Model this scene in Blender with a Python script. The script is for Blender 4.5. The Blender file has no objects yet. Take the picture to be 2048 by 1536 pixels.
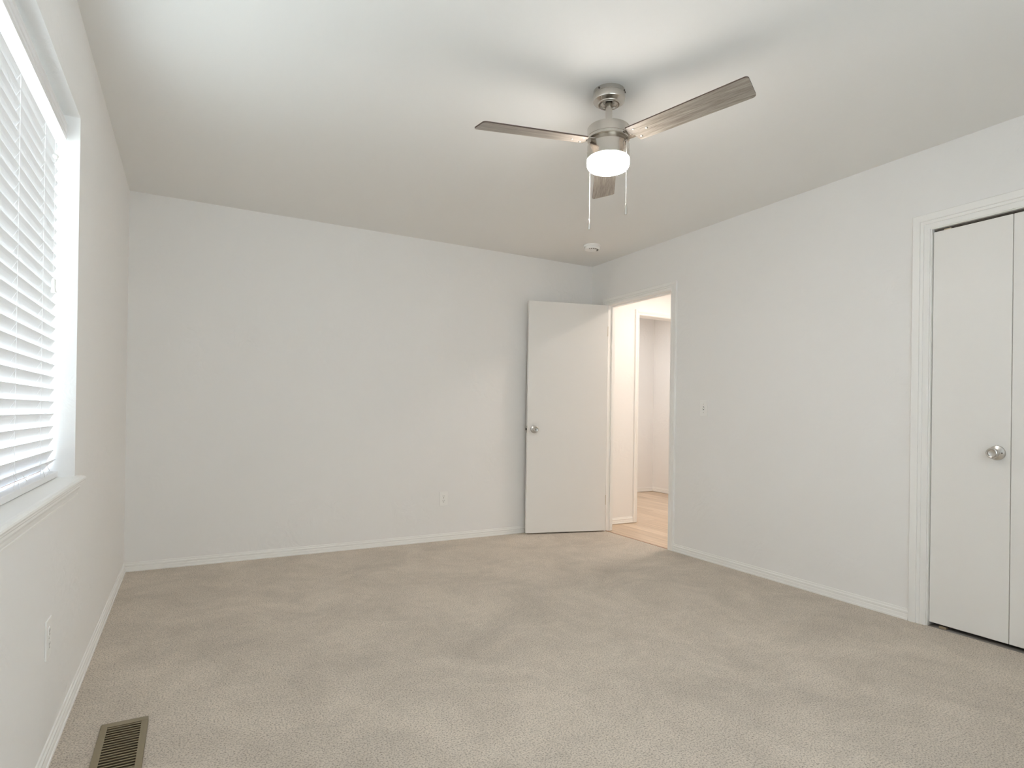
import bpy, bmesh, math, random
from mathutils import Vector, Matrix
random.seed(7)
S = bpy.context.scene
COL = S.collection
PI = math.pi

# ------------------------------------------------------------------ camera
cam_d = bpy.data.cameras.new('camera'); cam = bpy.data.objects.new('camera', cam_d); COL.objects.link(cam)
F_PX, SH, PITCH, ROLL, YAW = 1166.96, 55.70, 0.0030, 0.0145, 0.5039
cy, sy = math.cos(YAW), math.sin(YAW)
fwd = Vector((sy*math.cos(PITCH), cy*math.cos(PITCH), math.sin(PITCH)))
rt = Vector((cy, -sy, 0)); up = rt.cross(fwd)
c_, s_ = math.cos(ROLL), math.sin(ROLL)
r2 = c_*rt + s_*up; u2 = -s_*rt + c_*up
m = Matrix((r2, u2, -fwd)).transposed().to_4x4()
m.translation = Vector((0.3589, -4.4581, 1.048))
cam.matrix_world = m
cam_d.sensor_fit = 'HORIZONTAL'; cam_d.sensor_width = 36; cam_d.lens = F_PX/2048*36
cam_d.shift_y = SH/2048; cam_d.clip_start = 0.02
S.camera = cam

# ------------------------------------------------------------------ world: overcast sky above bright ground
W = bpy.data.worlds.new('world'); S.world = W; W.use_nodes = True
nt = W.node_tree; nt.nodes.clear()
tc = nt.nodes.new('ShaderNodeTexCoord'); sep = nt.nodes.new('ShaderNodeSeparateXYZ')
ramp = nt.nodes.new('ShaderNodeValToRGB'); mp = nt.nodes.new('ShaderNodeMapRange')
bg = nt.nodes.new('ShaderNodeBackground'); out = nt.nodes.new('ShaderNodeOutputWorld')
nt.links.new(tc.outputs['Generated'], sep.inputs[0]); nt.links.new(sep.outputs['Z'], mp.inputs[0])
mp.inputs[1].default_value = -1; mp.inputs[2].default_value = 1
nt.links.new(mp.outputs[0], ramp.inputs[0]); nt.links.new(ramp.outputs[0], bg.inputs[0]); nt.links.new(bg.outputs[0], out.inputs[0])
el = ramp.color_ramp.elements
el[0].position = 0.0; el[0].color = (0.57, 0.62, 0.65, 1)
el[1].position = 1.0; el[1].color = (0.52, 0.64, 0.84, 1)
e = el.new(0.47); e.color = (0.80, 0.84, 0.84, 1)
e = el.new(0.53); e.color = (0.74, 0.78, 0.88, 1)
bg.inputs[1].default_value = 8.0

# window daylight portal (guides the sky light through the real window)
pl = bpy.data.lights.new('window_daylight', 'AREA'); pl.shape = 'RECTANGLE'; pl.size = 1.36; pl.size_y = 1.45
pl.cycles.is_portal = True
po = bpy.data.objects.new('window_daylight', pl); COL.objects.link(po)
po.location = (-0.19, -2.588, 1.43); po.rotation_euler = (0, -PI/2, 0)
# portal at an added window behind the camera, put in for soft fill
pl2 = bpy.data.lights.new('rear_fill_portal', 'AREA'); pl2.shape = 'RECTANGLE'; pl2.size = 1.64; pl2.size_y = 1.31; pl2.cycles.is_portal = True
po2 = bpy.data.objects.new('rear_fill_portal', pl2); COL.objects.link(po2)
po2.location = (1.40, -4.90, 1.435); po2.rotation_euler = (PI/2, 0, 0)

LIGHTS = dict(fan=(57.0, (1.0, 0.935, 0.87)), hall=(68.0, (1.0, 0.895, 0.80)), den=(44.0, (1.0, 0.98, 0.97)))
S.view_settings.view_transform = 'Standard'; S.view_settings.look = 'None'
S.view_settings.exposure = 0.53; S.view_settings.gamma = 1.0; S.view_settings.use_curve_mapping = False
S.cycles.use_denoising = True
S.cycles.max_bounces = 16; S.cycles.diffuse_bounces = 12; S.cycles.glossy_bounces = 6
S.cycles.transparent_max_bounces = 16; S.cycles.sample_clamp_indirect = 8.0
S.cycles.caustics_reflective = False; S.cycles.caustics_refractive = False

# ------------------------------------------------------------------ materials
def mat(name, col, rough=0.5, metal=0.0, bump=None, spec=None, coat=0):
    M = bpy.data.materials.new(name); M.use_nodes = True
    n = M.node_tree; b = n.nodes['Principled BSDF']
    b.inputs['Base Color'].default_value = (*col, 1); b.inputs['Roughness'].default_value = rough
    b.inputs['Metallic'].default_value = metal
    if spec is not None: b.inputs['Specular IOR Level'].default_value = spec
    if bump:
        for (sc, st, dist) in bump[:1]:
            t = n.nodes.new('ShaderNodeTexCoord'); ns = n.nodes.new('ShaderNodeTexNoise')
            ns.inputs['Scale'].default_value = sc; ns.inputs['Detail'].default_value = 4
            bp = n.nodes.new('ShaderNodeBump'); bp.inputs['Strength'].default_value = st; bp.inputs['Distance'].default_value = dist
            n.links.new(t.outputs['Object'], ns.inputs['Vector']); n.links.new(ns.outputs['Fac'], bp.inputs['Height'])
            n.links.new(bp.outputs[0], b.inputs['Normal'])
    return M

def paint(name, col, rough, trowel=0.0):
    """painted drywall: fine roller stipple + occasional low trowel ridges"""
    M = mat(name, col, rough, spec=0.3); n = M.node_tree; L = n.links; b = n.nodes['Principled BSDF']
    t = n.nodes.new('ShaderNodeTexCoord')
    a = n.nodes.new('ShaderNodeTexNoise'); a.inputs['Scale'].default_value = 160; a.inputs['Detail'].default_value = 3
    L.new(t.outputs['Object'], a.inputs['Vector'])
    bp = n.nodes.new('ShaderNodeBump'); bp.inputs['Strength'].default_value = 0.25; bp.inputs['Distance'].default_value = 0.0006
    L.new(a.outputs['Fac'], bp.inputs['Height'])
    last = bp
    if trowel:
        w = n.nodes.new('ShaderNodeTexNoise'); w.inputs['Scale'].default_value = 9; w.inputs['Detail'].default_value = 6; w.inputs['Distortion'].default_value = 2.2
        mk = n.nodes.new('ShaderNodeTexNoise'); mk.inputs['Scale'].default_value = 1.7
        rp = n.nodes.new('ShaderNodeMapRange'); rp.inputs[1].default_value = 0.5; rp.inputs[2].default_value = 0.68
        L.new(t.outputs['Object'], w.inputs['Vector']); L.new(t.outputs['Object'], mk.inputs['Vector']); L.new(mk.outputs['Fac'], rp.inputs[0])
        mul = n.nodes.new('ShaderNodeMath'); mul.operation = 'MULTIPLY'
        L.new(w.outputs['Fac'], mul.inputs[0]); L.new(rp.outputs[0], mul.inputs[1])
        b2 = n.nodes.new('ShaderNodeBump'); b2.inputs['Strength'].default_value = 0.5; b2.inputs['Distance'].default_value = trowel
        L.new(mul.outputs[0], b2.inputs['Height']); L.new(bp.outputs[0], b2.inputs['Normal']); last = b2
    L.new(last.outputs[0], b.inputs['Normal'])
    return M

M_WALL = paint('painted_drywall', (0.865, 0.857, 0.845), 0.7, 0.012)
M_CEIL = paint('painted_ceiling', (0.83, 0.825, 0.81), 0.9)
M_TRIM = mat('white_trim_paint', (0.89, 0.885, 0.865), 0.38, spec=0.4)
M_DOOR = mat('white_door_paint', (0.86, 0.845, 0.82), 0.42, spec=0.4, bump=[(60, 0.08, 0.001)])
M_PLASTIC = mat('white_plastic', (0.90, 0.895, 0.875), 0.3)
M_VINYL = mat('white_vinyl', (0.85, 0.86, 0.86), 0.35)
M_SLAT = mat('white_blind_slat', (0.84, 0.84, 0.85), 0.4)
M_CORD = mat('white_cord', (0.9, 0.9, 0.9), 0.7)
M_SLOT = mat('dark_slot', (0.05, 0.045, 0.04), 0.6)
M_SATIN = mat('satin_nickel', (0.62, 0.60, 0.57), 0.28, 1.0)
M_NICKEL = mat('brushed_nickel', (0.60, 0.57, 0.53), 0.22, 1.0, bump=[(400, 0.05, 0.0005)])
M_NICKEL_DK = mat('shadowed_recess_metal', (0.45, 0.40, 0.34), 0.35, 1.0)  # nickel darkened and warmed: slot shade and blade reflection put into its colour
M_BRASS = mat('aged_hinge_metal', (0.55, 0.47, 0.34), 0.4, 0.8)
M_DARKMETAL = mat('dark_screw_metal', (0.10, 0.09, 0.08), 0.5, 0.8)
M_VENT = mat('olive_brown_enamel', (0.26, 0.215, 0.14), 0.45, 0.2)
M_DUCT = mat('dark_duct', (0.012, 0.010, 0.008), 0.8)
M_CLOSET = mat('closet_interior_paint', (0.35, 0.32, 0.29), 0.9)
M_TAN = mat('tan_window_track', (0.50, 0.33, 0.24), 0.6)
M_EDGE = mat('blade_edge_band', (0.09, 0.06, 0.045), 0.5)

def blade_mat():
    M = mat('grey_oak_blade', (0.3, 0.27, 0.24), 0.36); n = M.node_tree; L = n.links; b = n.nodes['Principled BSDF']
    t = n.nodes.new('ShaderNodeTexCoord'); mp = n.nodes.new('ShaderNodeMapping'); mp.inputs['Scale'].default_value = (1.6, 22, 22)
    ns = n.nodes.new('ShaderNodeTexNoise'); ns.inputs['Scale'].default_value = 2.5; ns.inputs['Detail'].default_value = 8; ns.inputs['Roughness'].default_value = 0.65; ns.inputs['Distortion'].default_value = 0.6
    mp2 = n.nodes.new('ShaderNodeMapping'); mp2.inputs['Scale'].default_value = (6, 160, 160)
    n2 = n.nodes.new('ShaderNodeTexNoise'); n2.inputs['Scale'].default_value = 3; n2.inputs['Detail'].default_value = 3
    mx = n.nodes.new('ShaderNodeMix'); mx.inputs[0].default_value = 0.4
    cr = n.nodes.new('ShaderNodeValToRGB')
    cr.color_ramp.elements[0].position = 0.36; cr.color_ramp.elements[0].color = (0.155, 0.13, 0.108, 1)
    cr.color_ramp.elements[1].position = 0.64; cr.color_ramp.elements[1].color = (0.43, 0.385, 0.335, 1)
    L.new(t.outputs['Object'], mp.inputs[0]); L.new(t.outputs['Object'], mp2.inputs[0]); L.new(mp.outputs[0], ns.inputs['Vector']); L.new(mp2.outputs[0], n2.inputs['Vector'])
    L.new(ns.outputs['Fac'], mx.inputs[2]); L.new(n2.outputs['Fac'], mx.inputs[3]); L.new(mx.outputs[0], cr.inputs[0]); L.new(cr.outputs[0], b.inputs['Base Color'])
    return M
M_BLADE = blade_mat()

def carpet_mat():
    M = mat('beige_cut_pile_carpet', (0.5, 0.44, 0.37), 0.95, spec=0.1); n = M.node_tree; L = n.links; b = n.nodes['Principled BSDF']
    b.inputs['Sheen Weight'].default_value = 0.15
    t = n.nodes.new('ShaderNodeTexCoord')
    def noise(sc, det, rough=0.5, dist=0.0):
        x = n.nodes.new('ShaderNodeTexNoise'); x.inputs['Scale'].default_value = sc; x.inputs['Detail'].default_value = det
        x.inputs['Roughness'].default_value = rough; x.inputs['Distortion'].default_value = dist
        L.new(t.outputs['Object'], x.inputs['Vector']); return x
    fine = noise(170, 4, 0.72); mid = noise(19, 8, 0.8); big = noise(2.3, 10, 0.74, 0.5)
    r1 = n.nodes.new('ShaderNodeValToRGB'); r1.color_ramp.elements[0].position = 0.31; r1.color_ramp.elements[0].color = (0.22, 0.178, 0.135, 1)
    r1.color_ramp.elements[1].position = 0.53; r1.color_ramp.elements[1].color = (0.74, 0.655, 0.56, 1)
    L.new(fine.outputs['Fac'], r1.inputs[0])
    r2_ = n.nodes.new('ShaderNodeMapRange'); r2_.inputs[1].default_value = 0.36; r2_.inputs[2].default_value = 0.62; r2_.inputs[3].default_value = 0.84; r2_.inputs[4].default_value = 1.05
    L.new(big.outputs['Fac'], r2_.inputs[0])
    r3 = n.nodes.new('ShaderNodeMapRange'); r3.inputs[1].default_value = 0.3; r3.inputs[2].default_value = 0.7; r3.inputs[3].default_value = 0.93; r3.inputs[4].default_value = 1.04
    L.new(mid.outputs['Fac'], r3.inputs[0])
    mu = n.nodes.new('ShaderNodeMath'); mu.operation = 'MULTIPLY'; L.new(r2_.outputs[0], mu.inputs[0]); L.new(r3.outputs[0], mu.inputs[1])
    mx = n.nodes.new('ShaderNodeMix'); mx.data_type = 'RGBA'; mx.blend_type = 'MULTIPLY'; mx.inputs[0].default_value = 1.0
    cmb = n.nodes.new('ShaderNodeCombineColor')
    for i in range(3): L.new(mu.outputs[0], cmb.inputs[i])
    L.new(r1.outputs[0], mx.inputs[6]); L.new(cmb.outputs[0], mx.inputs[7]); L.new(mx.outputs[2], b.inputs['Base Color'])
    bp = n.nodes.new('ShaderNodeBump'); bp.inputs['Strength'].default_value = 0.8; bp.inputs['Distance'].default_value = 0.004
    L.new(fine.outputs['Fac'], bp.inputs['Height'])
    b2 = n.nodes.new('ShaderNodeBump'); b2.inputs['Strength'].default_value = 0.35; b2.inputs['Distance'].default_value = 0.012
    L.new(mid.outputs['Fac'], b2.inputs['Height']); L.new(bp.outputs[0], b2.inputs['Normal']); L.new(b2.outputs[0], b.inputs['Normal'])
    return M
M_CARPET = carpet_mat()

def wood_floor_mat():
    M = mat('light_oak_planks', (0.55, 0.38, 0.24), 0.38); n = M.node_tree; L = n.links; b = n.nodes['Principled BSDF']
    t = n.nodes.new('ShaderNodeTexCoord'); mp = n.nodes.new('ShaderNodeMapping'); mp.inputs['Rotation'].default_value = (0, 0, PI/2)
    br = n.nodes.new('ShaderNodeTexBrick'); br.offset = 0.37; br.inputs['Scale'].default_value = 1
    br.inputs['Brick Width'].default_value = 1.2; br.inputs['Row Height'].default_value = 0.125; br.inputs['Mortar Size'].default_value = 0.0015
    br.inputs['Color1'].default_value = (0.70, 0.565, 0.43, 1); br.inputs['Color2'].default_value = (0.58, 0.445, 0.32, 1); br.inputs['Mortar'].default_value = (0.30, 0.20, 0.12, 1)
    mp2 = n.nodes.new('ShaderNodeMapping'); mp2.inputs['Scale'].default_value = (40, 1.6, 1)
    ns = n.nodes.new('ShaderNodeTexNoise'); ns.inputs['Scale'].default_value = 1.2; ns.inputs['Detail'].default_value = 6
    mr = n.nodes.new('ShaderNodeMapRange'); mr.inputs[1].default_value = .3; mr.inputs[2].default_value = .7; mr.inputs[3].default_value = .84; mr.inputs[4].default_value = 1.12
    cmb = n.nodes.new('ShaderNodeCombineColor'); mx = n.nodes.new('ShaderNodeMix'); mx.data_type = 'RGBA'; mx.blend_type = 'MULTIPLY'; mx.inputs[0].default_value = 1
    L.new(t.outputs['Object'], mp.inputs[0]); L.new(mp.outputs[0], br.inputs['Vector']); L.new(t.outputs['Object'], mp2.inputs[0]); L.new(mp2.outputs[0], ns.inputs['Vector'])
    L.new(ns.outputs['Fac'], mr.inputs[0])
    for i in range(3): L.new(mr.outputs[0], cmb.inputs[i])
    L.new(br.outputs['Color'], mx.inputs[6]); L.new(cmb.outputs[0], mx.inputs[7]); L.new(mx.outputs[2], b.inputs['Base Color'])
    return M
M_WOOD = wood_floor_mat()

def glass_mat():
    M = bpy.data.materials.new('clear_window_glass'); M.use_nodes = True; n = M.node_tree; n.nodes.clear()
    o = n.nodes.new('ShaderNodeOutputMaterial'); tr = n.nodes.new('ShaderNodeBsdfTransparent'); gl = n.nodes.new('ShaderNodeBsdfGlossy')
    gl.inputs['Roughness'].default_value = 0.0; fr = n.nodes.new('ShaderNodeFresnel'); fr.inputs[0].default_value = 1.45; mx = n.nodes.new('ShaderNodeMixShader')
    tr.inputs[0].default_value = (0.93, 0.96, 0.95, 1)
    ge = n.nodes.new('ShaderNodeNewGeometry'); iv = n.nodes.new('ShaderNodeMath'); iv.operation = 'SUBTRACT'; iv.inputs[0].default_value = 1.0
    ml = n.nodes.new('ShaderNodeMath'); ml.operation = 'MULTIPLY'      # reflect on the entry face only: a thin pane, no total internal reflection
    n.links.new(ge.outputs['Backfacing'], iv.inputs[1]); n.links.new(fr.outputs[0], ml.inputs[0]); n.links.new(iv.outputs[0], ml.inputs[1])
    n.links.new(ml.outputs[0], mx.inputs[0]); n.links.new(tr.outputs[0], mx.inputs[1]); n.links.new(gl.outputs[0], mx.inputs[2]); n.links.new(mx.outputs[0], o.inputs[0])
    return M
M_GLASS = glass_mat()
def shade_mat():
    M = bpy.data.materials.new('fill_shade_cloth'); M.use_nodes = True; n = M.node_tree; n.nodes.clear()
    o = n.nodes.new('ShaderNodeOutputMaterial'); tr = n.nodes.new('ShaderNodeBsdfTranslucent'); df = n.nodes.new('ShaderNodeBsdfDiffuse'); ad = n.nodes.new('ShaderNodeAddShader')
    tr.inputs[0].default_value = (0.70, 0.70, 0.70, 1); df.inputs[0].default_value = (0.22, 0.22, 0.22, 1)
    n.links.new(tr.outputs[0], ad.inputs[0]); n.links.new(df.outputs[0], ad.inputs[1]); n.links.new(ad.outputs[0], o.inputs[0])
    return M
M_CLOTH = shade_mat()  # cloth of the added rear shade, passes sky light as fill
def lit(name, key):
    M = mat(name, (0.9, 0.88, 0.85), 0.25); b = M.node_tree.nodes['Principled BSDF']
    b.inputs['Emission Color'].default_value = (*LIGHTS[key][1], 1); b.inputs['Emission Strength'].default_value = LIGHTS[key][0]
    return M
M_SHADE = lit('lit_opal_glass', 'fan'); M_HALL = lit('lit_hall_glass', 'hall'); M_DEN = lit('far_room_fill_glass', 'den')

# ------------------------------------------------------------------ mesh helpers
class MB:
    def __init__(s): s.v = []; s.f = []; s.mi = []; s.sm = []
    def add(s, vs, fs, mi=0, smooth=False):
        o = len(s.v); s.v += [tuple(v) for v in vs]; s.f += [tuple(i+o for i in f) for f in fs]; s.mi += [mi]*len(fs); s.sm += [smooth]*len(fs); return s
    def box(s, x0, x1, y0, y1, z0, z1, mi=0):
        x0, x1 = sorted((x0, x1)); y0, y1 = sorted((y0, y1)); z0, z1 = sorted((z0, z1))
        return s.add([(x0,y0,z0),(x1,y0,z0),(x1,y1,z0),(x0,y1,z0),(x0,y0,z1),(x1,y0,z1),(x1,y1,z1),(x0,y1,z1)],
              [(0,3,2,1),(4,5,6,7),(0,1,5,4),(1,2,6,5),(2,3,7,6),(3,0,4,7)], mi)
    def lathe(s, prof, seg=48, axis='z', mi=0, M=None, smooth=True, cap=True):
        vs = []; n = len(prof)
        for i in range(seg):
            a = 2*PI*i/seg
            for r, h in prof:
                v = Vector((r*math.cos(a), r*math.sin(a), h)); vs.append(M @ v if M else v)
        fs = [(i*n+j, ((i+1)%seg)*n+j, ((i+1)%seg)*n+j+1, i*n+j+1) for i in range(seg) for j in range(n-1)]
        s.add(vs, fs, mi, smooth)
        if cap:
            for j in (0, n-1):
                if prof[j][0] > 1e-6:
                    ring = [vs[i*n+j] for i in range(seg)]
                    s.add(ring, [tuple(range(seg)) if j else tuple(reversed(range(seg)))], mi)
        return s
    def tube(s, pts, r, seg=8, mi=0):
        pts = [Vector(p) for p in pts]; rings = []
        for i, p in enumerate(pts):
            d = (pts[min(i+1, len(pts)-1)] - pts[max(i-1, 0)]).normalized()
            a = d.orthogonal().normalized() if i == 0 else (rings_a - d*rings_a.dot(d)).normalized()
            rings_a = a; b = d.cross(a); rings.append([p + r*(math.cos(2*PI*k/seg)*a + math.sin(2*PI*k/seg)*b) for k in range(seg)])
        vs = [v for R in rings for v in R]
        fs = [(i*seg+k, i*seg+(k+1)%seg, (i+1)*seg+(k+1)%seg, (i+1)*seg+k) for i in range(len(pts)-1) for k in range(seg)]
        fs += [tuple(reversed(range(seg))), tuple((len(pts)-1)*seg+k for k in range(seg))]
        return s.add(vs, fs, mi, True)
    def prism(s, prof, origin, ax_u, ax_t, ax_l, length, mi=0):
        """extrude closed 2D profile (u,t) along ax_l"""
        o = Vector(origin); U = Vector(ax_u); T = Vector(ax_t); Lx = Vector(ax_l)*length; n = len(prof)
        a = [o + U*u + T*t for u, t in prof]; b = [p + Lx for p in a]
        fs = [(i, (i+1)%n, (i+1)%n+n, i+n) for i in range(n)] + [tuple(reversed(range(n))), tuple(range(n, 2*n))]
        return s.add(a+b, fs, mi)
    def sphere(s, c, r, seg=8, rings=5, mi=0, sz=1):
        pr = [(r*math.sin(PI*k/rings), -r*sz*math.cos(PI*k/rings)) for k in range(rings+1)]
        pr[0] = (0, pr[0][1]); pr[-1] = (0, pr[-1][1])
        return s.lathe(pr, seg, M=Matrix.Translation(Vector(c)), mi=mi, cap=False)
    def build(s, name, mats, parent=None, loc=None, bevel=0, kind=None, fixn=True):
        me = bpy.data.meshes.new(name); me.from_pydata(s.v, [], s.f)
        if not isinstance(mats, (list, tuple)): mats = [mats]
        for q in mats: me.materials.append(q)
        me.polygons.foreach_set('material_index', s.mi); me.polygons.foreach_set('use_smooth', s.sm)
        bm = bmesh.new(); bm.from_mesh(me); bmesh.ops.remove_doubles(bm, verts=bm.verts, dist=1e-6)
        if fixn: bmesh.ops.recalc_face_normals(bm, faces=bm.faces)
        bm.to_mesh(me); bm.free()
        if any(s.sm): me.set_sharp_from_angle(angle=math.radians(35))
        o = bpy.data.objects.new(name, me); COL.objects.link(o)
        if parent: o.parent = parent
        if loc: o.location = loc
        if bevel:
            bv = o.modifiers.new('bevel', 'BEVEL'); bv.width = bevel; bv.segments = 2; bv.limit_method = 'ANGLE'; bv.angle_limit = math.radians(40)
        if kind: o['kind'] = kind
        return o

def empty(name, loc, rz=0, kind=None):
    o = bpy.data.objects.new(name, None); COL.objects.link(o); o.location = loc; o.rotation_euler = (0, 0, rz); o.empty_display_size = .05
    if kind: o['kind'] = kind
    return o
def tag(o, label, cat, group=None):
    o['label'] = label; o['category'] = cat
    if group: o['group'] = group
    return o

# ------------------------------------------------------------------ room shell
RW, RL, RH = 3.66, 4.72, 2.44          # width, length, height
TH = 0.07                              # interior wall thickness
def wall_mesh(axis, a0, a1, us, zs, holes):
    """slab between a0..a1 on `axis`; us/zs grid lines; holes = list of (u0,u1,z0,z1)"""
    mb = MB(); us = sorted(us); zs = sorted(zs)
    for i in range(len(us)-1):
        for j in range(len(zs)-1):
            um, zm = (us[i]+us[i+1])/2, (zs[j]+zs[j+1])/2
            if any(h[0] < um < h[1] and h[2] < zm < h[3] for h in holes): continue
            if axis == 'x': mb.box(a0, a1, us[i], us[i+1], zs[j], zs[j+1])
            else: mb.box(us[i], us[i+1], a0, a1, zs[j], zs[j+1])
    # drop the doubled inner faces between neighbouring cells
    seen = {}
    for k, f in enumerate(mb.f):
        key = tuple(sorted(tuple(round(c, 5) for c in mb.v[i]) for i in f)); seen.setdefault(key, []).append(k)
    dead = {k for v in seen.values() if len(v) > 1 for k in v}
    mb.f = [f for k, f in enumerate(mb.f) if k not in dead]; mb.mi = [0]*len(mb.f); mb.sm = [False]*len(mb.f)
    return mb
WIN = (-3.30, -1.875, 0.785, 2.084)     # window hole: y0 y1 z0 z1
DR = (-1.060, -0.232, -.012, 2.055)         # bedroom doorway rough hole
CL = (-4.225, -2.864, -.012, 2.036)         # closet rough hole
wall_mesh('x', -0.17, 0, [-RL, WIN[0], WIN[1], 0.1], [-.1, WIN[2], WIN[3], RH+.1], [WIN]).build('wall_left', M_WALL, kind='structure')
MB().box(0, RW, 0, 0.1, -.1, RH+.1).build('wall_back', M_WALL, kind='structure')
wall_mesh('x', RW, RW+TH, [-RL, CL[0], CL[1], DR[0], DR[1], 0.1], [-.1, -.012, CL[3], DR[3], RH+.1], [DR, CL]).build('wall_right', M_WALL, kind='structure')
FILL_WIN = (0.60, 2.20, 0.80, 2.07)  # opening for the added fill window, out of view
wall_mesh('y', -RL-.16, -RL, [-.17, FILL_WIN[0], FILL_WIN[1], RW+TH+.7], [-.1, FILL_WIN[2], FILL_WIN[3], RH+.1], [FILL_WIN]).build('wall_front', M_WALL, kind='structure')
MB().box(0, RW, -RL, 0, RH, RH+.1).build('ceiling', M_CEIL, kind='structure')
# carpet, with the floor register's duct opening cut out
VX0, VX1, VY0, VY1 = 0.118, 0.250, -2.475, -2.132
cm = MB()
xs = [0, VX0+.012, VX1-.012, RW+.002]; ys = [-RL, VY0+.012, VY1-.012, 0]
for i in range(3):
    for j in range(3):
        if i == 1 and j == 1: continue
        cm.box(xs[i], xs[i+1], ys[j], ys[j+1], -.1, 0)
cm.build('floor', M_CARPET, kind='structure')

# hallway and the room beyond it
XH = RW+TH
DH = (4.225, 5.000, 0, 2.035)           # doorway in the hallway's end wall
wall_mesh('y', -0.02, 0.09, [XH, DH[0]-.018, DH[1]+.018, 6.15], [-.1, -.012, DH[3]+.018, RH+.1], [(DH[0]-.018, DH[1]+.018, -.012, DH[3]+.018)]).build('wall_hallway_end', M_WALL, kind='structure')
MB().box(5.08, 5.18, -2.75, -0.02, -.1, RH+.1).build('wall_hallway_right', M_WALL, kind='structure')
MB().box(XH, 5.18, -2.80, -2.75, -.1, RH+.1).build('wall_hallway_front', M_WALL, kind='structure')
MB().box(3.66, 6.15, 1.718, 1.82, -.1, RH+.1).build('wall_far_room_back', M_WALL, kind='structure')
MB().box(6.015, 6.15, 0.09, 1.718, -.1, RH+.1).build('wall_far_room_right', M_WALL, kind='structure')
MB().box(3.66, XH, 0.1, 1.718, -.1, RH+.1).build('wall_far_room_left', M_WALL, kind='structure')
MB().box(RW+.002, 6.15, -2.80, 1.80, -.1, -0.004).build('floor_hallway', M_WOOD, kind='structure')
MB().box(XH, 6.15, -2.80, 1.80, RH, RH+.1).build('ceiling_hallway', M_CEIL, kind='structure')
# closet interior
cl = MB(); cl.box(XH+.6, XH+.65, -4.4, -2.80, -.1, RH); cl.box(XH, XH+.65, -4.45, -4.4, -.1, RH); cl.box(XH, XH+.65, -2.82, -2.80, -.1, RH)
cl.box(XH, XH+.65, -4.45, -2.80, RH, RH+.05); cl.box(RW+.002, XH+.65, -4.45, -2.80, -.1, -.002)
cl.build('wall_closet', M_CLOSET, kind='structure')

# ------------------------------------------------------------------ baseboards
BB = [(0,0),(0,.013),(.009,.013),(.010,.0100),(.013,.0095),(.026,.0095),(.031,.0065),(.035,.0085),(.043,.0085),(.047,.0045),(.056,.0035),(.058,0)]
def baseboard(name, p, q, nrm):
    p = Vector((*p, 0)); q = Vector((*q, 0)); d = q-p; L = d.length; d.normalize()
    return MB().prism([(u, t) for u, t in BB], p, (0,0,1), (*nrm, 0), d, L).build(name, M_TRIM, kind='structure')
baseboard('baseboard_left', (0, -RL), (0, 0), (1, 0))
baseboard('baseboard_back', (0, 0), (RW, 0), (0, -1))
baseboard('baseboard_right', (RW, -2.794), (RW, -1.104), (-1, 0))
baseboard('baseboard_right_rear', (RW, -RL), (RW, -4.30), (-1, 0))
baseboard('baseboard_front', (0, -RL), (RW, -RL), (0, 1))
baseboard('baseboard_hallway_end', (XH, -0.02), (4.172, -0.02), (0, -1))
baseboard('baseboard_far_room_back', (XH, 1.718), (6.015, 1.718), (0, -1))
baseboard('baseboard_far_room_right', (6.015, 0.09), (6.015, 1.718), (-1, 0))

# ------------------------------------------------------------------ casings and jambs
def casing(mb, axis, c, u0, u1, zt, w, sgn):
    """mitred door casing on plane axis=c; projecting sgn; opening u0..u1, head zt; width w"""
    P = [(0,0),(0,.008),(.10,.010),(.30,.010),(.33,.0065),(.36,.011),(.50,.0125),(.53,.009),(.56,.014),(.94,.017),(1.0,.013),(1.0,0)]
    n = len(P); vs = []
    def V(u, z, t): return (c+sgn*t, u, z) if axis == 'x' else (u, c+sgn*t, z)
    for st in range(4):
        for a, t in P:
            a *= w
            if st == 0: vs.append(V(u0-a, 0, t))
            elif st == 1: vs.append(V(u0-a, zt+a, t))
            elif st == 2: vs.append(V(u1+a, zt+a, t))
            else: vs.append(V(u1+a, 0, t))
    fs = [(s*n+i, s*n+(i+1)%n, (s+1)*n+(i+1)%n, (s+1)*n+i) for s in range(3) for i in range(n)]
    fs += [tuple(range(n)), tuple(reversed(range(3*n, 4*n)))]
    mb.add(vs, fs)
# bedroom doorway
t1 = empty('trim_1', (RW, -0.64, 0), kind='structure')
def ploc(mb, name, mats, parent, **k):
    """build in world coordinates, parent to an Empty that is only translated/rotated"""
    o = mb.build(name, mats, parent, **k); o.matrix_parent_inverse = parent.matrix_basis.inverted(); return o
mb = MB(); casing(mb, 'x', RW, -1.044, -0.248, 2.041, .061, -1); ploc(mb, 'casing', M_TRIM, t1)
mb = MB(); casing(mb, 'x', XH, -1.044, -0.248, 2.041, .061, 1); ploc(mb, 'casing', M_TRIM, t1)
jx0, jx1 = RW-.001, XH+.001
mb = MB(); mb.box(jx0, jx1, -1.0595, -1.040, 0, 2.037); mb.box(jx0, jx1, -0.2525, -0.2325, 0, 2.037); mb.box(jx0, jx1, -1.0595, -0.2325, 2.037, 2.0545)
sx0 = RW+.038; mb.box(sx0, sx0+.03, -1.040, -1.029, 0, 2.026); mb.box(sx0, sx0+.03, -0.2635, -0.2525, 0, 2.026); mb.box(sx0, sx0+.03, -1.040, -0.2525, 2.026, 2.037)
ploc(mb, 'jamb', M_TRIM, t1)
mb = MB(); mb.box(RW+.008, RW+.034, -1.0402, -1.0385, .895, .955); mb.box(RW+.014, RW+.026, -1.0386, -1.0380, .912, .938, 1)
ploc(mb, 'strike_plate', [M_SATIN, M_SLOT], t1)
mb = MB(); mb.box(RW-.001, RW+.012, -1.040, -0.2525, -.004, .003); ploc(mb, 'threshold_strip', M_TAN, t1)
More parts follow.
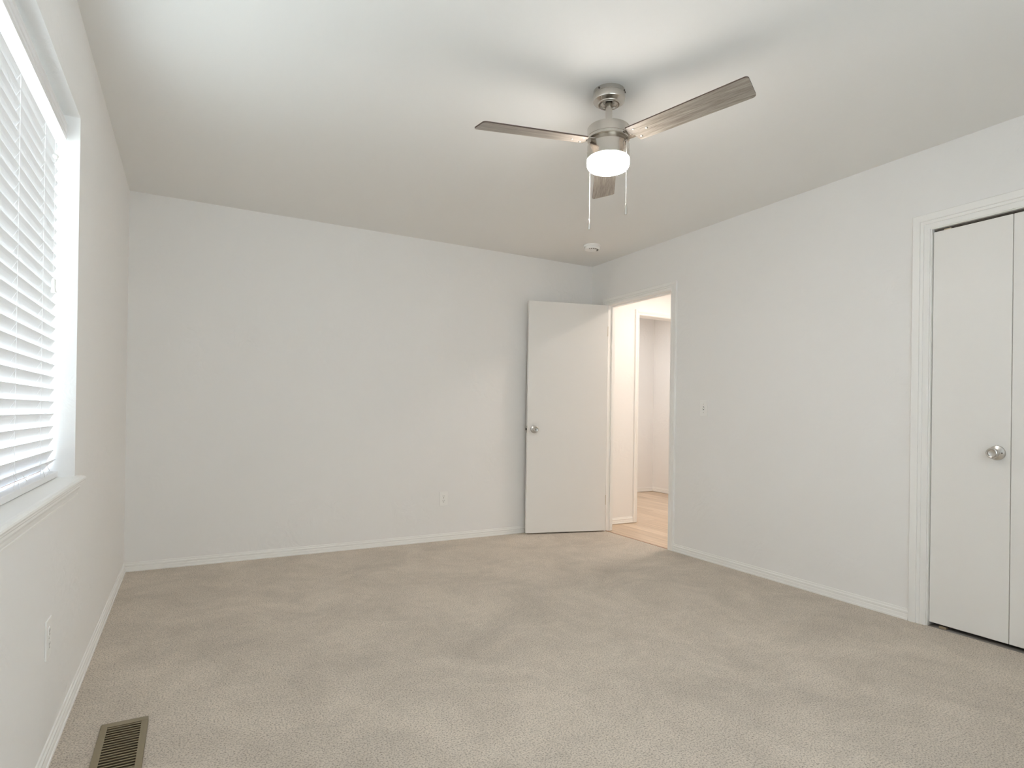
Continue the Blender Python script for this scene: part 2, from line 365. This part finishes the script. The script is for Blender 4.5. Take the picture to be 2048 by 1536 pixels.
# closet
t2 = empty('trim_2', (RW, -3.55, 0), kind='structure')
mb = MB(); casing(mb, 'x', RW, -4.213, -2.876, 2.022, .080, -1); ploc(mb, 'casing', M_TRIM, t2)
mb = MB(); mb.box(jx0, jx1, -4.2245, -4.207, 0, 2.0355); mb.box(jx0, jx1, -2.882, -2.8645, 0, 2.0355); mb.box(jx0, jx1, -4.207, -2.882, 2.018, 2.0355)
ploc(mb, 'jamb', M_TRIM, t2)
mb = MB(); mb.box(RW+.022, RW+.048, -4.205, -2.884, 2.010, 2.0178); ploc(mb, 'head_track', M_DARKMETAL, t2)
# hallway end doorway
t3 = empty('trim_3', (4.61, -0.02, 0), kind='structure')
mb = MB(); casing(mb, 'y', -0.02, DH[0]-.004, DH[1]+.004, DH[3]+.004, .050, -1); ploc(mb, 'casing', M_TRIM, t3)
mb = MB(); mb.box(DH[0]-.0175, DH[0], -.021, .091, 0, DH[3]); mb.box(DH[1], DH[1]+.0175, -.021, .091, 0, DH[3]); mb.box(DH[0]-.0175, DH[1]+.0175, -.021, .091, DH[3], DH[3]+.0175)
ploc(mb, 'jamb', M_TRIM, t3)

# ------------------------------------------------------------------ knobs
def knob_parts(parent, M, rose_r=.033, knob_r=.0265, proj=.058, lock=False):
    """axis = local +z of M, sitting on the door face at z=0"""
    rose = MB().lathe([(0,0),(rose_r,0),(rose_r,.003),(rose_r*.93,.0065),(rose_r*.55,.0105),(.014,.012),(.012,.013),(0,.013)], 40, M=M, cap=False).build('rose', M_SATIN, parent)
    k = MB().lathe([(.0115,.010),(.0115,.026),(.0135,.030),(knob_r*.86,.036),(knob_r,.043),(knob_r,proj-.008),(knob_r*.93,proj-.002),(knob_r*.80,proj),(knob_r*.68,proj-.001),(knob_r*.60,proj-.006),(knob_r*.30,proj-.0075),(0,proj-.0075)], 40, M=M, cap=False).build('knob', M_SATIN, parent)
    if lock:
        MB().lathe([(0,proj-.008),(.0035,proj-.008),(.0035,proj-.001),(0,proj-.001)], 16, M=M, cap=False).build('lock_button', M_DARKMETAL, parent)
    return rose, k

# ------------------------------------------------------------------ door_1 : bedroom door, standing open towards the back wall
PIN = Vector((3.646, -0.2475, 0)); TH_D = math.radians(14.8)
d1 = empty('door_1', (PIN.x, PIN.y, 0), PI-TH_D, kind='structure')   # local +x runs along the leaf; local +y = towards camera side
# local axes: x=(-cos,sin), y=(-sin,-cos)
leaf = MB().box(.004, .741, .0, .035, .012, 2.032).build('door_leaf', M_DOOR, d1, bevel=.0015)
KM = Matrix.Translation((.741-.062, .035, .915)) @ Matrix.Rotation(-PI/2, 4, 'X')
kb = MB().lathe([(0,0),(.033,0),(.033,.003),(.031,.0065),(.018,.0105),(.014,.012),(0,.013)], 40, M=KM, cap=False).build('door_handle', M_SATIN, d1)
def handle(KM, parent, name='door_handle', lock=False, backside=False):
    h = MB()
    kr = .0265
    h.lathe([(0,0),(.033,0),(.033,.003),(.031,.0065),(.018,.0105),(.013,.013),(.0115,.026),(.0135,.030),(kr*.86,.036),(kr,.043),(kr,.052),(kr*.93,.058),(kr*.80,.060),(kr*.68,.059),(kr*.60,.054),(kr*.30,.0525),(0,.0525)], 40, M=KM, cap=False)
    return h
bpy.data.objects.remove(kb)
def make_handle(parent, KM, rose_r=.033, kr=.0265):
    root = MB().lathe([(0,0),(rose_r,0),(rose_r,.003),(rose_r*.94,.0065),(rose_r*.55,.0105),(.014,.0125),(0,.0125)], 40, M=KM, cap=False).build('door_handle', M_SATIN, parent)
    MB().lathe([(.0115,.010),(.0115,.026),(.0135,.030),(kr*.86,.036),(kr,.043),(kr,.051),(kr*.93,.057),(kr*.80,.059),(kr*.68,.058),(kr*.60,.053),(kr*.30,.0515),(0,.0515)], 40, M=KM, cap=False).build('knob', M_SATIN, root)
    return root
h1 = make_handle(d1, KM)
MB().lathe([(0,.050),(.004,.050),(.004,.057),(0,.057)], 16, M=KM, cap=False).build('lock_button', M_DARKMETAL, h1)
make_handle(d1, Matrix.Translation((.741-.062, 0, .915)) @ Matrix.Rotation(PI/2, 4, 'X'))
mb = MB(); mb.box(.7405, .7425, .006, .029, .886, .944); lp = mb.build('latch_plate', M_SATIN, d1)
mb = MB(); mb.box(.742, .753, .011, .024, .906, .924); mb.build('latch_bolt', M_DARKMETAL, lp)
for zc in (.285, 1.80):
    hm = MB(); hm.box(-.002, .0045, -.001, .030, zc-.044, zc+.044)
    h = hm.build('hinge', M_BRASS, d1)
    mb = MB().lathe([(0, -.046), (.0055, -.046), (.0055, .046), (0, .046)], 14, M=Matrix.Translation((-.003, -.004, zc)), cap=False)
    mb.build('hinge_pin', M_BRASS, h)
    mb = MB(); mb.box(-.0045, -.0025, -.001, .034, zc-.044, zc+.044)

# ------------------------------------------------------------------ door_2 / door_3 : bifold closet leaves
LW = .3284
def bifold(name, ys, knob_y, pivots):
    root = empty(name, (RW+.010, ys[0], 0), kind='structure')
    for i, y in enumerate(ys):
        mb = MB().box(RW+.010, RW+.040, y, y-LW, .020, 2.004); o = mb.build('door_leaf', M_DOOR, root, bevel=.002); o.matrix_parent_inverse = root.matrix_basis.inverted()
    if knob_y is not None:
        KMc = Matrix.Translation((RW+.010, knob_y, .897)) @ Matrix.Rotation(-PI/2, 4, 'Y')
        hh = make_handle(root, KMc, .034, .024)
        hh.matrix_parent_inverse = root.matrix_basis.inverted()
        sc = MB().lathe([(0,.0),(.0035,.0),(.003,.003),(0,.0035)], 12, M=KMc @ Matrix.Translation((0,.0,.0)) @ Matrix.Translation((.0,-.022,.0075)), cap=False).build('rose_screw', M_DARKMETAL, hh)
    for (y, z0, z1) in pivots:
        mb = MB(); mb.box(RW+.014, RW+.036, y-.016, y+.016, z0, z1); mb.lathe([(0, z0-.0), (.005, z0), (.005, z1), (0, z1)], 12, M=Matrix.Translation((RW+.025, y, 0)), cap=False)
        o = mb.build('pivot_bracket', M_BRASS, root); o.matrix_parent_inverse = root.matrix_basis.inverted()
    return root
g = .0028
bifold('door_2', [-2.8855, -2.8855-LW-g], -3.163, [(-2.945, .0, .012), (-2.945, 2.0042, 2.0098)])
bifold('door_3', [-2.8855-2*(LW+g), -2.8855-3*(LW+g)], -3.93, [(-4.15, .0, .012)])

# ------------------------------------------------------------------ window_1
w1 = empty('window_1', (0, (WIN[0]+WIN[1])/2, WIN[2]), kind='structure')
y0, y1, z0, z1 = WIN
mb = MB()
mb.box(-.168, -.118, y0, y0+.045, z0, z1); mb.box(-.168, -.118, y1-.045, y1, z0, z1); mb.box(-.168, -.118, y0+.045, y1-.045, z1-.045, z1); mb.box(-.168, -.118, y0+.045, y1-.045, z0, z0+.05)
ym = (y0+y1)/2; mb.box(-.160, -.125, ym-.03, ym+.03, z0+.05, z1-.045)
ploc(mb, 'window_frame', M_VINYL, w1, bevel=.002)
for a, b in ((y0+.045, ym-.03), (ym+.03, y1-.045)):
    mb = MB(); mb.box(-.146, -.142, a, b, z0+.05, z1-.045); ploc(mb, 'window_pane', M_GLASS, w1)
# stool and apron
ST = [(-.118,.000),(-.118,.0185),(.014,.0185),(.022,.0175),(.0285,.0140),(.0305,.0085),(.0285,.0035),(.024,.000),(.018,-.003),(.012,-.004),(.0005,-.004),(.0005,.000)]
# part inside the opening and horned part in front of the wall
mb = MB()
mb.prism([(-.118,0),(-.118,.0160),(.0,.0160),(.0,.0)], (0, y0+.0005, z0), (1,0,0), (0,0,1), (0,1,0), (y1-y0)-.001)
mb.prism([(.0,-.006),(.0,.0160),(.015,.0160),(.0225,.0150),(.029,.0110),(.0305,.0060),(.0285,.0010),(.024,-.002),(.0245,-.006)], (0, y0-.035, z0), (1,0,0), (0,0,1), (0,1,0), (y1-y0)+.070)
ploc(mb, 'window_sill', M_TRIM, w1)
AP = [(0,-.006),(.017,-.006),(.017,-.012),(.014,-.016),(.015,-.022),(.012,-.030),(.010,-.042),(.0075,-.044),(.0095,-.046),(.009,-.052),(.006,-.054),(0,-.054)]
mb = MB(); mb.prism(AP, (0, y0-.012, z0), (1,0,0), (0,0,1), (0,1,0), (y1-y0)+.024); ploc(mb, 'apron', M_TRIM, w1)
mb = MB(); mb.box(-.117, -.098, y0+.002, y1-.002, z0+.0165, z0+.040); ploc(mb, 'window_track', M_TAN, w1)

# fill_window: unseen, added behind the camera to let in fill light
w2 = empty('fill_window', ((FILL_WIN[0]+FILL_WIN[1])/2, -RL, FILL_WIN[2]), kind='structure')
a0, a1, b0, b1 = FILL_WIN; ya, yb = -RL-.085, -RL-.035
mb = MB(); mb.box(a0, a0+.045, ya, yb, b0, b1); mb.box(a1-.045, a1, ya, yb, b0, b1); mb.box(a0+.045, a1-.045, ya, yb, b1-.045, b1); mb.box(a0+.045, a1-.045, ya, yb, b0, b0+.045)
ploc(mb, 'window_frame', M_VINYL, w2)
mb = MB().box(a0+.045, a1-.045, ya+.02, ya+.024, b0+.045, b1-.045); ploc(mb, 'window_pane', M_GLASS, w2)
rs = empty('fill_shade', ((a0+a1)/2, -RL-.02, b1)); tag(rs, 'white translucent roller shade added behind the camera to spread fill light', 'roller shade')
mb = MB().box(a0+.003, a1-.003, -RL-.0205, -RL-.0195, b0+.02, b1-.03); ploc(mb, 'shade_cloth', M_CLOTH, rs)
mb = MB().lathe([(0,0),(.016,0),(.016,a1-a0-.006),(0,a1-a0-.006)], 24, M=Matrix.Translation((a0+.003, -RL-.02, b1-.022)) @ Matrix.Rotation(PI/2, 4, 'Y'), cap=False); ploc(mb, 'roller_tube', M_PLASTIC, rs)
mb = MB().box(a0+.003, a1-.003, -RL-.026, -RL-.014, b0+.002, b0+.02); ploc(mb, 'hem_bar', M_PLASTIC, rs)
# ------------------------------------------------------------------ window blind
YB0, YB1 = y0+.012, y1-.012
bl = empty('window_blind', (-.07, (YB0+YB1)/2, 2.07))
tag(bl, 'white horizontal slat blind with moulded valance, hanging closed in the window opening', 'window blind')
mb = MB().box(-.098, -.046, YB0, YB1, 1.997, 2.060); ploc(mb, 'headrail', M_SLAT, bl)
VP = [(0,.000),(0,.066),(.006,.066),(.008,.058),(.006,.052),(.0085,.046),(.009,.030),(.0065,.026),(.0085,.022),(.0085,.012),(.006,.008),(.008,.003),(.007,.000)]
mb = MB().prism(VP, (-.044, YB0-.004, 1.990), (1,0,0), (0,0,1), (0,1,0), YB1-YB0+.008); ploc(mb, 'valance', M_SLAT, bl)
# slats : room edge high, outer edge low
mb = MB(); TILT = math.radians(66); CH = .0485; ct, st_ = math.cos(TILT), math.sin(TILT); XC = -.071
z = 1.9385; PIT = .0425; zs = []
while z > .850: zs.append(z); z -= PIT
zs.append(.848)
for k, zc in enumerate(zs):
    tl = (TILT if zc > .85 else .80) + random.uniform(-.015, .015)
    pr = []
    for a in (-.5, -.25, 0, .25, .5):       # gentle crown across the slat
        u = a*CH; h = .0016*(1-(2*a)**2)
        pr.append((u*math.cos(tl) + h*-math.sin(tl), u*math.sin(tl) + h*math.cos(tl)))
    lo = [(p[0]+math.sin(tl)*.0028, p[1]-math.cos(tl)*.0028) for p in reversed(pr)]
    mb.prism(pr+lo, (XC, YB0+.006, zc), (1,0,0), (0,0,1), (0,1,0), YB1-YB0-.012)
ploc(mb, 'slats', M_SLAT, bl)
mb = MB().box(-.094, -.046, YB0+.004, YB1-.001, .803, .823); ploc(mb, 'bottom_rail', M_SLAT, bl, bevel=.002)
for yl in (-2.10, -2.41, -2.76, -3.10):
    mb = MB()
    xf, xb = XC+CH/2*ct+.002, XC-CH/2*ct-.002
    mb.tube([(xf, yl, 1.996), (xf, yl, .90), (xf+.004, yl-.006, .86), (-.0455, yl, .823)], .0009, 6)
    mb.tube([(xb, yl, 1.996), (xb, yl, .90), (xb, yl+.01, .85), (-.09, yl, .823)], .0009, 6)
    for zc in zs:
        hz = CH/2*st_
        mb.tube([(xf, yl+.002, zc+hz-.003), (xb, yl+.002, zc-hz-.003)], .0005, 5)
    mb.tube([(xf, yl+.01, .868), (xf+.012, yl+.035, .856), (xf+.016, yl+.055, .838), (xf+.010, yl+.050, .827)], .0009, 6)
    mb.tube([(xf, yl-.01, .866), (xf+.010, yl-.045, .850), (xf+.014, yl-.070, .829)], .0008, 6)
    ploc(mb, 'ladder_cord', M_CORD, bl)
pc = MB().tube([(-.050, -2.035, 1.998), (-.043, -2.045, 1.96), (-.0405, -2.05, 1.90), (-.040, -2.05, 1.46)], .0011, 6)
pc = ploc(pc, 'pull_cord', M_CORD, bl)
o = MB().sphere((-.0405, -2.05, 1.872), .0085, 16, 10).build('cord_ball', M_PLASTIC, pc); o.matrix_parent_inverse = bl.matrix_basis.inverted()
o = MB().lathe([(0,1.470),(.004,1.470),(.006,1.462),(.0065,1.452),(.005,1.444),(.0075,1.430),(.008,1.424),(0,1.424)], 20, M=Matrix.Translation((-.040,-2.05,0)), cap=False).build('cord_tassel', M_PLASTIC, pc); o.matrix_parent_inverse = bl.matrix_basis.inverted()
pc.matrix_parent_inverse = bl.matrix_basis.inverted()
for ch in pc.children: ch.matrix_parent_inverse = Matrix()

# ------------------------------------------------------------------ ceiling fan
FC = (1.9185, -2.454, 2.44)
fan = empty('ceiling_fan', FC)
tag(fan, 'brushed nickel ceiling fan with three grey wood blades and a lit round glass light', 'ceiling fan')
can = MB().lathe([(0,-.0),(.0670,-.0),(.0670,-.016),(.0655,-.0175),(.0680,-.019),(.0680,-.041),(.0660,-.045),(.0510,-.053),(.0490,-.0535),(.0480,-.0565),(.0455,-.058),(.0430,-.0575),(.0400,-.053),(.0385,-.0585),(.0360,-.0585),(.0345,-.054),(.0235,-.050),(.0225,-.040),(0,-.036)], 64, cap=False).build('canopy', M_NICKEL, fan)
for a in (-2.9, -.95, -.70):
    Mx = Matrix.Rotation(a, 4, 'Z') @ Matrix.Translation((.0665, 0, -.009)) @ Matrix.Rotation(PI/2, 4, 'Y')
    MB().lathe([(0,0),(.0042,0),(.0036,.003),(0,.0038)], 12, M=Mx, cap=False).build('canopy_screw', M_DARKMETAL, can)
MB().lathe([(0,-.038),(.0145,-.038),(.0145,-.1600),(0,-.1600)], 32, cap=False).build('downrod', M_NICKEL, fan)
cl_ = MB().lathe([(.0146,-.148),(.021,-.149),(.0225,-.152),(.0225,-.1600),(.0146,-.1600)], 32, cap=False).build('rod_collar', M_NICKEL, fan)
for a in (-.6, -2.2, 2.4):
    Mx = Matrix.Rotation(a, 4, 'Z') @ Matrix.Translation((.0222, 0, -.154)) @ Matrix.Rotation(PI/2, 4, 'Y')
    MB().lathe([(0,0),(.0032,0),(.0030,.006),(0,.0065)], 10, M=Mx, cap=False).build('set_screw', M_DARKMETAL, cl_)
MB().lathe([(0,-.1575),(.082,-.1575),(.0880,-.1590),(.0903,-.1630),(.0903,-.1985),(.0890,-.1995),(.0890,-.2005),(.0903,-.2015),(.0903,-.2110),(.0880,-.2130),(.0780,-.2130),(0,-.2130)], 72, cap=False).build('motor_housing', M_NICKEL, fan)
MB().lathe([(0,-.2128),(.0760,-.2128),(.0760,-.2320),(0,-.2320)], 64, cap=False).build('flywheel', M_NICKEL_DK, fan)
lh = MB().lathe([(0,-.2318),(.0840,-.2318),(.0888,-.2335),(.0900,-.2370),(.0900,-.2905),(.0880,-.2925),(.0,-.2925)], 72, cap=False).build('light_housing', M_NICKEL, fan)
for a in (-1.35, -.9, 2.6):
    Mx = Matrix.Rotation(a, 4, 'Z') @ Matrix.Translation((.0898, 0, -.262)) @ Matrix.Rotation(PI/2, 4, 'Y')
    MB().lathe([(0,0),(.003,0),(.0025,.0022),(0,.0026)], 12, M=Mx, cap=False).build('housing_screw', M_SATIN, lh)
o = MB().lathe([(0,-.2927),(.0880,-.2927),(.0905,-.2950),(.0905,-.3150),(.0885,-.3230),(.0830,-.3310),(.0735,-.3355),(.050,-.3375),(0,-.3380)], 72, cap=False).build('lamp_shade', M_SHADE, fan)
o['label'] = 'glowing white opal glass drum'
# blades : local x = along the blade, built once and copied
def blade_mesh():
    r0a, r0b, r1, w, t = .100, .118, .594, .116, .0055
    pts = [(r0a, -w*.40)]
    cr = .014
    for k in range(7):
        a = -PI/2 + PI/2*k/6; pts.append((r1-cr+cr*math.cos(a), -w/2+cr+cr*math.sin(a)))
    for k in range(7):
        a = PI/2*k/6; pts.append((r1-cr+cr*math.cos(a), w/2-cr+cr*math.sin(a)))
    pts += [(r0b+.012, w*.44), (r0b+.004, w*.30), (r0b, w*.10), (r0a, -w*.10)]
    n = len(pts); mb = MB()
    vs = [(x, y, -t/2) for x, y in pts] + [(x, y, t/2) for x, y in pts]
    mb.add(vs, [tuple(reversed(range(n))), tuple(range(n, 2*n))], 0); mb.add(vs, [(i, (i+1)%n, (i+1)%n+n, i+n) for i in range(n)], 1)
    return mb
bd = blade_mesh().build('blade', [M_BLADE, M_EDGE], fan)
arm = MB().box(.060, .150, -.030, .030, .0030, .0065).build('blade_bracket', M_NICKEL, bd, bevel=.001)
SCREWS = [(.128, -.026), (.178, -.004), (.140, .030)]
sc0 = []
for x, y in SCREWS:
    sc0.append(MB().lathe([(0,-.0060),(.003,-.0056),(.0048,-.0042),(.0052,-.0026),(0,-.0026)], 14, M=Matrix.Translation((x, y, 0)), cap=False).build('blade_screw', M_SATIN, bd))
A0 = 174.4
for i, (ang, elev) in enumerate(((A0, -4.4), (A0-120, -.9), (A0-240, 5.2))):
    if i == 0: b = bd
    else:
        b = bd.copy(); COL.objects.link(b); b.parent = fan
        for ch in [arm]+sc0:
            c = ch.copy(); COL.objects.link(c); c.parent = b
    b.matrix_basis = Matrix.Translation((0, 0, -.2215)) @ Matrix.Rotation(math.radians(ang), 4, 'Z') @ Matrix.Rotation(-math.radians(elev), 4, 'Y') @ Matrix.Rotation(-.203, 4, 'X')
def chain(dx, dy, ztop, zbot, ru):
    mb = MB(); z = ztop
    while z > zbot: mb.sphere((dx, dy, z), .0021, 6, 4); z -= .0042
    mb.tube([(dx, dy, ztop), (dx, dy, zbot)], .0006, 5)
    rr = math.hypot(dx, dy); ux, uy = dx/rr, dy/rr
    mb.tube([(ux*.085, uy*.085, ztop+.002), (dx, dy, ztop+.002), (dx, dy, ztop-.002)], .0028, 8)
    c = mb.build('pull_chain', M_SATIN, fan)
    MB().lathe([(0,zbot),(.0016,zbot),(.0036,zbot-.005),(.0054,zbot-.022),(.0060,zbot-.040),(.0048,zbot-.047),(0,zbot-.048)], 16, M=Matrix.Translation((dx, dy, 0)), cap=False).build('chain_fob', M_SATIN, c)
chain(.0200, -.0975, -.2440, 1.932-2.44, .1)
chain(-.0260, .0962, -.2440, 1.914-2.44, .1)

# ------------------------------------------------------------------ smoke detector
sd = empty('smoke_detector', (3.235, -0.565, RH))
tag(sd, 'small round white smoke detector on the ceiling near the far corner', 'smoke detector')
MB().lathe([(0,0),(.070,0),(.070,-.010),(.066,-.012),(0,-.012)], 56, cap=False).build('base', M_PLASTIC, sd)
bdy = MB().lathe([(.0,-.012),(.0645,-.012),(.0645,-.030),(.062,-.0335),(.056,-.036),(.0,-.0375)], 56, cap=False).build('cover', M_PLASTIC, sd)
mb = MB()
for k in range(9):
    a = PI + .55 + k*PI/9*.9
    Mx = Matrix.Rotation(a, 4, 'Z'); 
    vs = [Mx @ Vector(v) for v in [(.040,-.004,-.0375),(.054,-.004,-.0372),(.054,.004,-.0372),(.040,.004,-.0375),(.040,-.004,-.0355),(.054,-.004,-.0352),(.054,.004,-.0352),(.040,.004,-.0355)]]
    mb.add(vs, [(0,1,2,3),(7,6,5,4),(0,4,5,1),(1,5,6,2),(2,6,7,3),(3,7,4,0)])
mb.build('vent_slots', M_SLOT, bdy)
MB().lathe([(0,-.0370),(.011,-.0370),(.011,-.0405),(.009,-.0415),(0,-.0415)], 24, cap=False).build('test_button', M_PLASTIC, bdy)

# ------------------------------------------------------------------ electrical plates (built facing -y, local origin = plate centre on wall)
def plate(mb): 
    mb.box(-.035, .035, -.0045, 0, -.0575, .0575)
def outlet(name_loc, rz, label):
    r = empty('power_outlet', name_loc, rz); tag(r, label, 'power outlet')
    mb = MB(); plate(mb); mb.build('cover_plate', M_PLASTIC, r, bevel=.0018)
    for zc in (.0195, -.0195):
        q = MB(); n = 24; pts = []
        for k in range(n):
            a = 2*PI*k/n; pts.append((max(-.0135, min(.0135, .0172*math.cos(a))), .0142*math.sin(a)))
        q.prism(pts, (0, -.0040, zc), (1,0,0), (0,0,1), (0,-1,0), .0022)
        s = q.build('receptacle', M_PLASTIC, r)
        q = MB(); q.box(-.0075, -.0055, -.0064, -.0060, zc-.001, zc+.0075); q.box(.0055, .0072, -.0064, -.0060, zc, zc+.0070)
        q.lathe([(0,0),(.0026,0),(.0026,.0004),(0,.0004)], 12, M=Matrix.Translation((0,-.0060,zc-.0075)) @ Matrix.Rotation(PI/2, 4, 'X'), cap=False)
        q.build('prong_slots', M_SLOT, s)
    MB().lathe([(0,0),(.003,0),(.0025,.0012),(0,.0014)], 12, M=Matrix.Translation((0,-.0045,0)) @ Matrix.Rotation(PI/2, 4, 'X'), cap=False).build('plate_screw', M_SATIN, r)
    return r
outlet((2.187, 0, .343), 0, 'white duplex power outlet low on the back wall, left of the open door')
outlet((0, -2.300, .368), PI/2, 'white duplex power outlet low on the left wall, below the window sill')
sw = empty('light_switch', (RW, -1.388, 1.107), -PI/2)
tag(sw, 'white toggle light switch on the right wall beside the doorway', 'light switch')
mb = MB(); plate(mb); mb.build('cover_plate', M_PLASTIC, sw, bevel=.0018)
mb = MB(); mb.box(-.0050, .0050, -.0052, -.0040, -.0120, .0120); mb.build('toggle_slot', M_SLOT, sw)
mb = MB(); mb.prism([(-.008, .0), (.006, .0), (.0095, .012), (.004, .0135), (-.006, .004)], (-.0040, -.0045, 0), (0,0,1), (0,-1,0), (1,0,0), .0080); mb.build('toggle', M_PLASTIC, sw)
for zc in (.030, -.030):
    MB().lathe([(0,0),(.003,0),(.0025,.0012),(0,.0014)], 12, M=Matrix.Translation((0,-.0045,zc)) @ Matrix.Rotation(PI/2, 4, 'X'), cap=False).build('plate_screw', M_SATIN, sw)

# ------------------------------------------------------------------ floor register
fv = empty('floor_vent', ((VX0+VX1)/2, (VY0+VY1)/2, 0))
tag(fv, 'olive brown metal floor register with slim louvres, set in the carpet by the left wall', 'floor vent')
hx, hy = (VX1-VX0)/2, (VY1-VY0)/2; ix, iy = hx-.019, hy-.028
mb = MB(); 
mb.box(-hx, hx, iy, hy, .0005, .006); mb.box(-hx, hx, -hy, -iy, .0005, .006); mb.box(-hx, -ix, -iy, iy, .0005, .006); mb.box(ix, hx, -iy, iy, .0005, .006)
mb.build('frame', M_VENT, fv, bevel=.0015)
mb = MB(); n = 18
for k in range(n):
    yy = -iy + (k+.5)*2*iy/n
    mb.prism([(-.0042, .0050), (.0005, .0058), (.0012, .0046), (.0052, -.0075), (.0042, -.0080), (.0, .0030)], (-ix-.0005, yy, 0), (0,1,0), (0,0,1), (1,0,0), 2*ix+.001)
mb.build('louvres', M_VENT, fv)
dx_, dy_ = hx-.013, hy-.013
mb = MB(); mb.box(-dx_, dx_, -dy_, dy_, -.0995, -.090)
mb.box(-dx_, -dx_+.002, -dy_, dy_, -.090, -.001); mb.box(dx_-.002, dx_, -dy_, dy_, -.090, -.001); mb.box(-dx_+.002, dx_-.002, -dy_, -dy_+.002, -.090, -.001); mb.box(-dx_+.002, dx_-.002, dy_-.002, dy_, -.090, -.001)
mb.build('duct', M_DUCT, fv)

# ------------------------------------------------------------------ hallway ceiling lamp, and an unseen one added to light the far room
def flush_lamp(loc, M, label):
    r = empty('ceiling_light', loc); tag(r, label, 'ceiling light')
    MB().lathe([(0,0),(.150,0),(.150,-.050),(.139,-.052),(.139,-.040),(0,-.040)], 48, cap=False).build('base', M_SATIN, r)
    MB().lathe([(0,-.0402),(.1385,-.0402),(.1385,-.0480),(.10,-.0500),(0,-.0520)], 48, cap=False).build('lamp_shade', M, r)
flush_lamp((4.42, -.86, RH), M_HALL, 'round frosted ceiling light in the hallway outside the open door')
flush_lamp((5.0, .95, RH), M_DEN, 'unseen round ceiling light added to brighten the room beyond the hallway')
